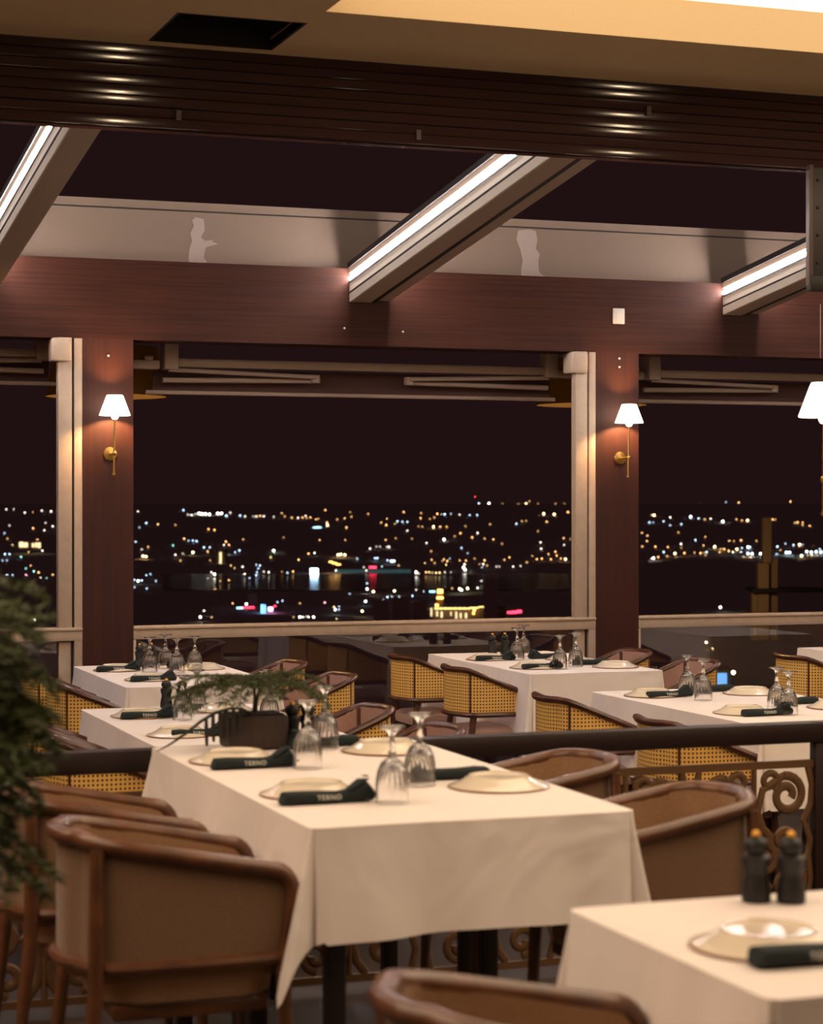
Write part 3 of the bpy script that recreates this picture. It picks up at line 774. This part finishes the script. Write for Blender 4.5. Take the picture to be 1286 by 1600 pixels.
# ================================================================ PLANTS
def needles(mb, p, d, L, rnd, dens=1.0, w=.0016, spread=.012):
    n = max(3, int(L / .005 * dens))
    for i in range(n):
        q = p + d * (L * (i + rnd.random()) / n)
        v = Vector((rnd.uniform(-1, 1), rnd.uniform(-1, 1), rnd.uniform(-.6, .8))).normalized() * rnd.uniform(.5, 1) * spread + d * spread * .5
        sd = v.cross(Vector((rnd.uniform(-1, 1), rnd.uniform(-1, 1), rnd.uniform(-1, 1)))).normalized() * w
        mb.add([q - sd, q + sd, q + v + sd * .3, q + v - sd * .3], [(0, 1, 2, 3)])
def frond(stem, leaf, p0, dirv, L, droop, rnd, wid=.3, r=.0022, dens=1.0, spread=.012, nstep=14, w=.0016):
    p = Vector(p0); d = Vector(dirv).normalized(); pts = [p.copy()]
    for i in range(nstep):
        t = i / nstep
        d = (d + Vector((0, 0, -droop / nstep * (.4 + 1.6 * t)))).normalized()
        p2 = p + d * (L / nstep)
        if i > 1:
            bl_ = L * wid * sin(pi * min(1, .12 + .88 * t)) ** .7 * rnd.uniform(.7, 1.1)
            sd = d.cross(Vector((0, 0, 1)));
            if sd.length < .1: sd = Vector((1, 0, 0))
            sd.normalize()
            for s in (-1, 1):
                bd = (sd * s * .8 + d * .7 + Vector((0, 0, rnd.uniform(-.25, .1)))).normalized()
                stem.sweep([p, p + bd * bl_], r * .35, n=3, caps=False)
                needles(leaf, p, bd, bl_, rnd, dens, w, spread)
                for q in (.35, .65):
                    b2 = (bd + sd * s * rnd.uniform(-.5, .2) + d * rnd.uniform(.3, .9)).normalized()
                    needles(leaf, p + bd * bl_ * q, b2, bl_ * .45, rnd, dens, w, spread)
        p = p2; pts.append(p.copy())
    stem.sweep(pts, r, n=5, taper=[1 - .7 * i / nstep for i in range(nstep + 1)])
# small fern in a brown planter on the far edge of the front table
t = thing('potted_fern', (1.478, 5.40, TZ + .002), label='small feathery fern in a dark brown square planter on the front table', cat='plant')
MB().box(-.082, .082, -.062, .062, 0, .092, ch=.010).build('planter', 'planter_brown', t)
MB().box(-.072, .072, -.052, .052, .090, .094).build('soil', 'soil', t, smooth=False)
rnd = random.Random(5); st, lf = MB(), MB()
base = Vector((0, 0, .094)); top = Vector((0, .0, .175))
st.sweep([base, (base + top) / 2 + Vector((.004, 0, 0)), top], .0045, n=6)
st.sweep([base + Vector((.01, .01, 0)), Vector((.012, .0, .15)), Vector((.03, .0, .185))], .0025, n=5)
for i in range(26):
    a = 2 * pi * i / 26 + rnd.uniform(-.15, .15)
    L = rnd.uniform(.15, .24) * (1.05 if abs(cos(a)) > .6 else .8)
    frond(st, lf, top + Vector((0, 0, rnd.uniform(-.012, .012))), (cos(a), sin(a), rnd.uniform(.10, .38)), L, rnd.uniform(.5, 1.3), rnd, .28, dens=1.0, spread=.011, w=.0016)
for a in (-.3, .4, 2.6, 3.5):
    frond(st, lf, top, (cos(a), sin(a), .5), .12, 1.6, rnd, .25, dens=.8, spread=.010, w=.0013)
st.build('stem', 'plant_stem', t); lf.build('foliage', 'leaf_green', t, smooth=False)
# hanging comb-like frond left of the planter, silhouette put into near-black colour
st, lf = MB(), MB()
path = [(-.02, -.04, .094), (-.05, -.062, .112), (-.085, -.070, .114), (-.125, -.072, .104), (-.165, -.072, .082), (-.205, -.072, .052), (-.245, -.07, .026), (-.28, -.068, .008)]
st.sweep(path, .0055, .0040, n=6, taper=[1, 1, 1, 1, 1, .9, .7, .3])
for k in range(6):
    x = -.056 - k * .0185
    zt_ = .113 - max(0, (-x - .085)) * .5 * (-x - .085) / .08
    lf.sweep([(x, -.070, zt_), (x - .002, -.078, zt_ - .03), (x - .001, -.080, max(.018, zt_ - .072))], .0052, .0015, n=6, taper=[.8, 1.1, .7])
st.build('drooping_frond', 'leaf_silhouette', t); lf.build('leaflets', 'leaf_silhouette', t)
# large feathery plant in the left foreground, its tub stands outside the picture
t = thing('asparagus_fern', (.25, 3.30, 0), label='large blurred feathery green plant at the left border', cat='plant')
MB().lathe([(0, 0), (.13, 0), (.17, .40), (.18, .42), (.165, .42), (.155, .38), (0, .38)], 28).build('tub', 'planter_brown', t)
rnd = random.Random(11); st, lf = MB(), MB()
for i in range(30):
    a = R(rnd.uniform(-75, 80)) if i < 26 else R(rnd.uniform(90, 270))
    top = Vector((.03 * cos(a), .03 * sin(a), 1.0 + .31 * ((i * .618) % 1)))
    b0 = Vector((.05 * cos(a), .05 * sin(a), .38))
    st.sweep([b0, (b0 + top) / 2, top], .004, n=5)
    for q in range(3):
        aa = a + rnd.uniform(-.5, .5)
        frond(st, lf, top - Vector((0, 0, .07 * q)), (cos(aa), sin(aa), rnd.uniform(.0, .45)), rnd.uniform(.24, .34), rnd.uniform(.5, 1.4), rnd, .30, dens=.55, spread=.017, w=.003)
st.build('stem', 'plant_stem', t); lf.build('foliage', 'leaf_green', t, smooth=False)

# ================================================================ OUTSIDE
AX = Vector((sin(YAW), cos(YAW), 0)); RT = Vector((cos(YAW), -sin(YAW), 0))
def far(px, py, dist):
    """point of the landscape seen in direction (px, py) at a depth in metres"""
    return AX * dist + RT * ((px - 643) / F_PX * dist) + Vector((0, 0, CAM_Z - (py - 787) / F_PX * dist))
def land_h(d):
    if d < 4300: return -120.0
    t = min(1, (d - 4300) / 4700); return -120 + 122 * (t ** .85)
prof = [(60, -40), (400, -90), (1200, -120), (4300, -120)] + [(4300 + 470 * k, land_h(4300 + 470 * k)) for k in range(1, 11)] + [(12000, -10)]
rings = []
for d, z in prof:
    rings.append([AX * d + RT * (u * d) + Vector((0, 0, z - .5)) for u in [(-.9 + 1.8 * j / 40) for j in range(41)]])
o = MB().loft(rings, closed=False).build('distant_land', 'land'); o['kind'] = 'structure'; o.name = 'ground'
# bay
w0, w1 = [AX * 2900 + RT * (x * 2900) + Vector((0, 0, -119.6)) for x in (-.12, .10)], [AX * 3560 + RT * (x * 3560) + Vector((0, 0, -119.6)) for x in (-.12, .10)]
o = MB().add([w0[0], w0[1], w1[1], w1[0]], [(0, 1, 2, 3)]).build('bay_water', 'water', smooth=False)
tag(o, 'dark calm water of the bay in front of the far shore', 'water', kind='stuff')

COL = {'w': (1, .86, .72), 'b': (.55, .78, 1), 'o': (1, .50, .17), 'y': (1, .68, .26), 'r': (1, .05, .06), 'p': (1, .45, .50), 'c': (.35, .95, .80)}
NAME = {'w': 'white', 'b': 'bluish', 'o': 'orange', 'y': 'yellow', 'r': 'red', 'p': 'pink', 'c': 'turquoise'}
for k, c in COL.items():
    emis('city_' + k, c, 3.2, False); emis('city_big_' + k, tuple(min(1, x * 1.0 + .1) for x in c), 7, False); emis('city_dim_' + k, c, 1.5, False)
A_ = '25,92w 55,92w 100,105w 132,103o 168,97w 205,100w 232,95y 258,100w 38,157w 183,147w 212,160w 133,168o 178,176w 250,176o 18,188b 30,210o 50,235y 115,264y 170,258w 150,214o 20,272b 38,272b 85,283c 238,298o 10,298b 28,297b 123,318o 136,341c 104,330c 155,346o 105,356p 28,357b 50,357b 163,367w 187,368c 212,355o 15,383b 255,377b 90,537y 100,537y 110,537y 122,537y 137,535W 240,540b 268,537b 555,100w 592,83w 630,83w 560,165b 588,147b 635,152o 737,95b 755,112w 770,115w 785,110w 800,108W 812,110W 826,110W 842,112W 875,108W 890,108W 925,105w 910,118b 965,117b 985,120w 1018,120w 1030,120w 1045,118o 1060,120w 1100,122w 1133,108o 1145,120o 1173,125o 1198,126w 1228,118w 1248,124o 1270,132o 740,210o 758,218b 775,218b 790,220b 695,237c 820,245b 843,245b 775,265Y 838,172o 862,175o 705,155o 908,222o 900,235w 920,235o 977,213o 885,262w 895,262w 905,262W 835,262o 945,265b 962,257b 1100,258W 1088,285y 1200,295y 1240,270o 1140,205o 928,318y 943,328y 975,323w 1030,315b 1045,318b 1038,330b 1032,345b 1030,357b 983,352w 1003,368b 1060,343w 1080,345w 1133,343o 1155,348b 1178,342o 845,297o 850,345w 862,353W 835,370w 885,380o 920,377o 865,412o 735,270w 725,298o 705,275w 570,253w 595,243o 574,280O 587,282O 545,222b 540,375b 555,380W 570,378b 605,353b 588,357b 627,380b 540,405b 590,410b 1000,433o 935,470o 990,473W 1115,465b 1135,460b 820,500w 805,525W 850,525o 1180,525o 1205,525W 1240,525w 1260,525W 1205,470o'
B_ = '12,125w 42,125w 58,125o 75,127o 90,125w 122,130o 150,95o 110,163c 118,163b 126,163c 158,155O 157,145o 198,133o 228,128o 250,103o 255,122o 322,110o 235,165o 127,215o 230,215o 83,270o 42,297w 107,268w 201,275O 212,273O 228,275O 278,290b 330,250w 355,242w 370,242w 398,243w 406,243w 350,288b 360,288b 400,297b 416,300B 425,300B 445,318o 378,322b 305,325w 398,130o 430,150y 440,140b 460,142b 480,142b 375,145o 395,155o 465,103o 535,107o 533,127o 570,130o 600,110o 618,112w 630,112b 655,110b 690,113w 730,115b 760,115b 588,125o 525,160o 540,162o 585,162O 612,162o 638,162o 480,178w 393,215o 433,208o 498,210o 557,227w 627,213W 670,200o 693,188o 713,160o 762,187w 790,210o 825,213o 860,230o 812,152o 740,205o 697,247b 722,268b 575,260o 650,290b 627,293o 640,300o 620,300o 578,295o 590,308o 550,308o 635,315y 690,297o 710,313w 715,298o 705,325W 712,335W 750,290o 770,312o 790,297o 785,312w 800,318o 780,325b 838,322w 850,322w 870,295o 890,285o 905,322w 935,320w 918,150b 940,140o 957,138o 1028,110O 1070,112O 1040,142o 1125,103o 1005,180o 1015,225w 1017,250w 1108,208o 1135,212o 1000,292o 1020,290o 1047,272o 1057,293o 1075,262o 1080,278o 1097,290o 1115,292O 1158,278o 982,280o 960,305o 1110,235w 862,70o 925,70o 957,70O 970,60o 1005,70o 1075,70o 1110,70o 767,68b 808,68W 752,42r 667,75o 515,345W 525,350w 555,345o 567,345y 580,347y 595,347y 610,347y 630,345w 655,345w 193,338w 315,338w 318,390b 318,412W 343,423Y 428,420Y 515,415w 500,440b 383,455b 400,445b 418,443b 447,443b 473,447b 312,462B 248,432b 545,422b 573,423b 583,423b 660,410o 690,412Y 697,417W 722,410Y 762,408w 777,380w 148,467p 185,485y 190,495B 205,483b 205,495b 298,502Y 195,532y 48,525w 103,525W 60,525w 75,523w 1147,518P'
C_ = '672,87o 713,88o 805,78b 868,80o 868,92o 915,92W 1125,75o 450,142O 440,142o 530,153w 631,150B 670,158b 700,162o 730,160w 790,173W 857,163o 885,168o 912,168O 530,192b 585,187b 427,178b 497,172b 445,178b 390,230o 415,270o 417,243o 392,297o 457,298o 498,325b 470,350o 447,355W 437,358p 515,345o 518,300o 570,228o 655,265b 703,250o 695,292o 585,303o 583,285w 553,332O 600,330o 650,328o 680,330o 697,328o 710,325b 705,340o 750,298Y 822,270o 845,270o 880,267o 780,310o 797,310o 820,320o 860,310O 885,305b 915,300B 925,300b 880,325b 915,333B 935,333B 977,333W 893,348o 928,350o 775,325o 840,325w 957,270o 1037,163o 1050,163o 1147,180y 1160,178o 1185,190o 1220,195o 1185,178o 1060,298b 1140,290b 1170,288O 1185,288b 1105,327B 1120,327B 1057,335b 1205,322B 1228,325B 1252,323B 1275,325B 1180,343Y 1210,342o 1230,340y 1257,340o 1270,310b 1075,315o 1100,283b 778,598W 708,772Y 740,803y'
ball = MB().lathe([(.0001, -1), (.5, -.87), (.87, -.5), (1, 0), (.87, .5), (.5, .87), (.0001, 1)], 10)
protos = {}; LIGHTS = []
rl = random.Random(3); seen = set(); nlight = 0
for txt, x0, k in ((A_, 0, 2.572), (B_, 450, 2.572), (C_, 880, 3.167)):
    for tok in txt.split():
        cxx, rest = tok.split(','); ch = rest[-1]; cyy = float(rest[:-1]); cxx = float(cxx)
        px, py = x0 + cxx / k, 760 + cyy / k
        if any(abs(px - a) + abs(py - b) < 2.6 for a, b in seen): continue
        seen.add((px, py))
        big = ch.isupper(); ch = ch.lower()
        drop = py - 787
        d = 9000 if drop < 8 else None
        if d is None:
            d = 1500.0
            while d < 9000 and CAM_Z - drop / F_PX * d > land_h(d) + 6: d += 20
        p = far(px, py, d)
        s = (1.35 if big else rl.uniform(.62, .95)) * d / F_PX
        key = ('city_big_' if big else ('city_' if rl.random() < .6 else 'city_dim_')) + ch
        if key not in protos: protos[key] = ball.build('city_light', key); o = protos[key]; ball_me = o.data
        else: o = protos[key].copy(); C.objects.link(o)
        o.location = p; o.scale = (s, s, s)
        where = ('high on the far hillside' if d > 7000 else 'low on the far hillside') if d > 4300 else ('on the far shore' if d > 2900 else 'in the city below')
        where += ' seen through the %s window' % ('left' if px < 125 else 'middle' if px < 915 else 'right')
        size = 'bright' if big else ('small' if key.startswith('city_' + ch) else 'faint')
        tag(o, '%s %s point of light %s' % (size, NAME[ch], where), 'light', '%s %s lights %s' % (size, NAME[ch], where))
        nlight += 1
        LIGHTS.append((o, big, p))

def far_box(mb, px0, px1, py0, py1, d, thick):
    a = far(px0, py1, d); b = far(px1, py1, d); zt = CAM_Z - (py0 - 787) / F_PX * d; bk = AX * thick
    vs = [a, b, b + bk, a + bk]; vs = [Vector(v) for v in vs]
    tp = [Vector((v.x, v.y, zt)) for v in vs]
    return mb.add(vs + tp, [(0, 3, 2, 1), (4, 5, 6, 7), (0, 1, 5, 4), (1, 2, 6, 5), (2, 3, 7, 6), (3, 0, 4, 7)])
def far_thing(name, px, py, d, label, cat, parts):
    base = far(px, py, d); t = thing(name, base, label=label, cat=cat)
    for pn, m, boxes in parts:
        mb = MB()
        for bxs in boxes: far_box(mb, *bxs)
        mb.v = [tuple(Vector(v) - base) for v in mb.v]
        mb.build(pn, m, t, smooth=False)
    return t
emis('screen_blue', (.45, .72, 1), 14, False); emis('neon_red', (1, .03, .07), 3.0, False); emis('neon_blue', (.15, .5, 1), 2.2, False)
emis('arcade_yellow', (1, .72, .22), 1.1, False); emis('tower_orange', (1, .48, .10), 2.6, False); emis('window_yellow', (1, .75, .38), .8, False); emis('quay_teal', (.10, .22, .22), .12, False); emis('dash_blue', (.3, .75, 1), 2, False)
emis('neon_pink', (1, .3, .6), 4, False)
far_thing('lit_billboard', 491, 906, 3580, 'bright blue-white screen glowing on the far shore', 'screen',
          [('screen', 'screen_blue', [(485, 497, 888.5, 897, 3570, 2)]), ('mast', 'city_concrete', [(490, 492, 897, 897 + 8, 3572, 2)])])
far_thing('quay_hall', 585, 899, 3640, 'long low hall with faint teal light along the shore', 'building',
          [('hall', 'city_concrete', [(523, 642, 893, 896.5, 3640, 30)]), ('lit_wall', 'quay_teal', [(523, 642, 890, 901, 3636, 3)]), ('roof_light', 'tower_orange', [(514, 520, 877, 879, 3630, 3), (519, 526, 879, 881, 3630, 3), (525, 532, 881, 883, 3630, 3)]), ('red_sign', 'neon_red', [(577, 588, 885, 888, 3630, 3)])])
# lit arcade building with tower
arc = [(676 + 7.4 * k, 677.6 + 7.4 * k) for k in range(16)]
far_thing('arcade_building', 730, 970, 2150, 'long building with yellow lit arcade and cornice in the city', 'building',
          [('wall', 'city_concrete', [(676, 790, 950, 972, 2152, 30)]),
           ('cornice_light', 'arcade_yellow', [(679, 735, 950, 951.6, 2148, 2), (735, 748, 949, 950.6, 2148, 2), (748, 756, 947.6, 949.2, 2148, 2)] + [(680 + 7.4 * k, 683 + 7.4 * k, 949.6, 952, 2147, 2) for k in range(8)]),
           *[('arch_light', 'window_yellow', [q]) for q in [(682, 684, 955, 963, 2148, 2), (689, 691.5, 956, 965, 2148, 2), (704, 705.5, 956, 962, 2148, 2), (712, 714, 956, 967, 2148, 2), (719, 721, 958, 966, 2148, 2), (727, 729.5, 958, 966, 2148, 2), (673, 675, 950, 963, 2148, 2)]],
           ('entrance_light', 'tower_orange', [(739.5, 743, 951, 955, 2146, 2), (738.5, 741.5, 957, 960, 2146, 2)])])
far_thing('lit_tower', 688, 950, 2400, 'orange lit tower rising behind the yellow arcade', 'tower',
          [('shaft', 'city_concrete', [(682.5, 692.5, 920, 950, 2402, 12)]), ('crown', 'tower_orange', [(683.5, 691.8, 921, 927, 2398, 2)]), ('belt', 'tower_orange', [(682.5, 692.5, 932.5, 936, 2398, 2)]), ('gate', 'tower_orange', [(680, 685, 944, 948.5, 2398, 2)])])
far_thing('red_sign', 804, 960, 2050, 'curved red neon sign in the city right of the arcade', 'sign',
          [('tube', 'neon_red', [(793, 800, 955.6, 958.6, 2050, 2), (800, 808, 955.0, 958.4, 2050, 2), (808, 815, 953.6, 957.6, 2050, 2)])])
far_thing('dash_sign', 386, 951, 2400, 'small sign half turquoise half red low in the city', 'sign',
          [('turquoise_half', 'dash_blue', [(370, 379, 949, 951, 2400, 2)]), ('red_half', 'neon_red', [(380, 397, 948, 950, 2400, 2)])])
far_thing('blue_sign', 417, 965, 2300, 'small upright blue and pink neon sign in the city', 'sign',
          [('blue_tube', 'neon_blue', [(408, 411, 945, 963, 2300, 2), (413, 414.5, 945, 960, 2300, 2)]), ('pink_disc', 'neon_pink', [(419, 426, 949, 955, 2300, 2), (421, 428, 959, 965, 2300, 2)]), ('red_dot', 'neon_red', [(428, 431, 946, 948, 2300, 2)])])
far_thing('blue_dash_sign', 530, 826, 6000, 'thin light blue dash high on the hillside', 'sign', [('tube', 'dash_blue', [(489, 502, 823.4, 825, 6000, 4)])])
far_thing('cyan_sign', 670, 925, 2500, 'short blue dash beside the lit tower', 'sign', [('tube', 'dash_blue', [(671, 680, 923.4, 925.4, 2500, 2)])])
far_thing('window_row_building', 46, 858, 4600, 'far building with a row of pale yellow windows at the left', 'building',
          [('wall', 'city_concrete', [(28, 64, 846, 860, 4603, 20)]), ] + [('window', 'window_yellow', [q]) for q in [(30, 36, 847, 855, 4600, 2), (37, 43, 848, 855, 4600, 2), (50, 53, 849, 855, 4600, 2), (55, 58, 848, 855, 4600, 2), (59.5, 63, 848, 856, 4600, 2)]])
far_thing('stairwell_building', 345, 890, 4200, 'far building with one tall lit stairwell strip', 'building',
          [('wall', 'city_concrete', [(336, 354, 860, 892, 4203, 20)]), ('lit_strip', 'window_yellow', [(343, 346, 863, 887, 4200, 2)])])
for i, (a, b_, t_, bt, d, lb) in enumerate(((757, 778, 905, 962, 1900, 'tall dark apartment block right of the lit tower'), (585, 607, 938, 968, 2000, 'dark apartment block under a row of bluish lamps, left one'),
                                    (612, 642, 934, 968, 2020, 'dark apartment block under a row of bluish lamps, middle one'), (645, 668, 940, 968, 2040, 'dark apartment block under a row of bluish lamps, right one'),
                                    (388, 402, 928, 946, 2500, 'dark apartment block above the small turquoise and red sign'))):
    fl_ = int((bt - t_) / 6)
    far_thing('apartment_block', (a + b_) / 2, bt + 10, d, lb, 'building', [('wall', 'block_wall', [(a, b_, t_, bt + 12, d, 18)])])
# stepped stone chimney on a nearby roof, right window
t = far_thing('stone_chimney', 1200, 952, 46, 'pale stepped stone chimney standing outside beyond the right window', 'chimney',
          [('shaft', 'stone_pillar', [(1192, 1205.5, 809, 880, 46, .2)]), ('lower_block', 'stone_pillar', [(1185, 1201.5, 880, 1000, 45.9, .3)]), ('side_block', 'stone_pillar', [(1202, 1215, 873, 1000, 46.1, .2)]),
           ('ledge', 'seal_black', [(1176, 1290, 920, 926, 45.6, 1.0)]), ('base', 'stone_pillar', [(1175, 1184.5, 927, 1000, 46, .2)])])
p = far(1150, 905, 43.5)
lamp('chimney_fill', 'POINT', p, 16, (1, .62, .30), shadow_soft_size=.1)  # added lamp without a fixture, it brightens the chimney
# small kiosk below the terrace seen through the glass
far_thing('street_kiosk', 1140, 1085, 60, 'small kiosk with a light blue lit window seen through the right glass', 'kiosk',
          [('wall', 'city_concrete', [(1112, 1146, 1049, 1090, 60.2, 1.2)]), ('roof', 'awning_metal', [(1110, 1148, 1047, 1050, 60, 1.6)]), ('lit_window', 'kiosk_blue', [(1120, 1136, 1052, 1070, 60.1, .05)])] if emis('kiosk_blue', (.16, .42, .85), .55, False) else [])
for nm, px, py, r, lb in (('street_lamp', 1146, 1051, .055, 'round warm street lamp beside the small kiosk, seen through the glass'),):
    t = thing(nm, far(px, py, 58), label=lb, cat='street lamp')
    MB().lathe([(.0001, -r), (r * .7, -r * .7), (r, 0), (r * .7, r * .7), (.0001, r)], 12).build('globe', 'city_big_y', t)
    MB().sweep([(0, 0, -r), (0, 0, -2.5)], .02, n=6).build('pole', 'seal_black', t)
# mast that carries the red light above the ridge
for o, big, p in LIGHTS:
    if 'red' in o['label'] and p.z > 5:
        m_ = MB().leg((0, 0, -60), (0, 0, -3), 1.2, .6, 6).build('radio_mast', 'seal_black', loc=p)
        tag(m_, 'thin dark mast on the ridge under the single red light', 'mast')
# the farthest faint lights beyond the first 300 are one mesh
LIGHTS.sort(key=lambda q: (not q[1], -q[0].scale[0] / q[2].length))
kept = set(); mbs = {}
for i, (o, big, p) in enumerate(LIGHTS):
    if i < 300: continue
    mm = o.data.materials[0].name; mbs.setdefault(mm, []).append((p.copy(), o.scale[0]))
vs = MB(); names = list(mbs); bv = [tuple(v.co) for v in ball_me.vertices]; bf = [tuple(q.vertices) for q in ball_me.polygons]
org = LIGHTS[300][2]
for k, mm in enumerate(names):
    vs.cur = k
    for p, sc in mbs[mm]: vs.add([tuple(Vector(c) * sc + p - org) for c in bv], bf)
for o, big, p in LIGHTS[300:]: bpy.data.objects.remove(o)
o = vs.build('city_lights', names, loc=org)
tag(o, 'faintest of the many tiny city lights scattered over the far hillside', 'lights', kind='stuff')
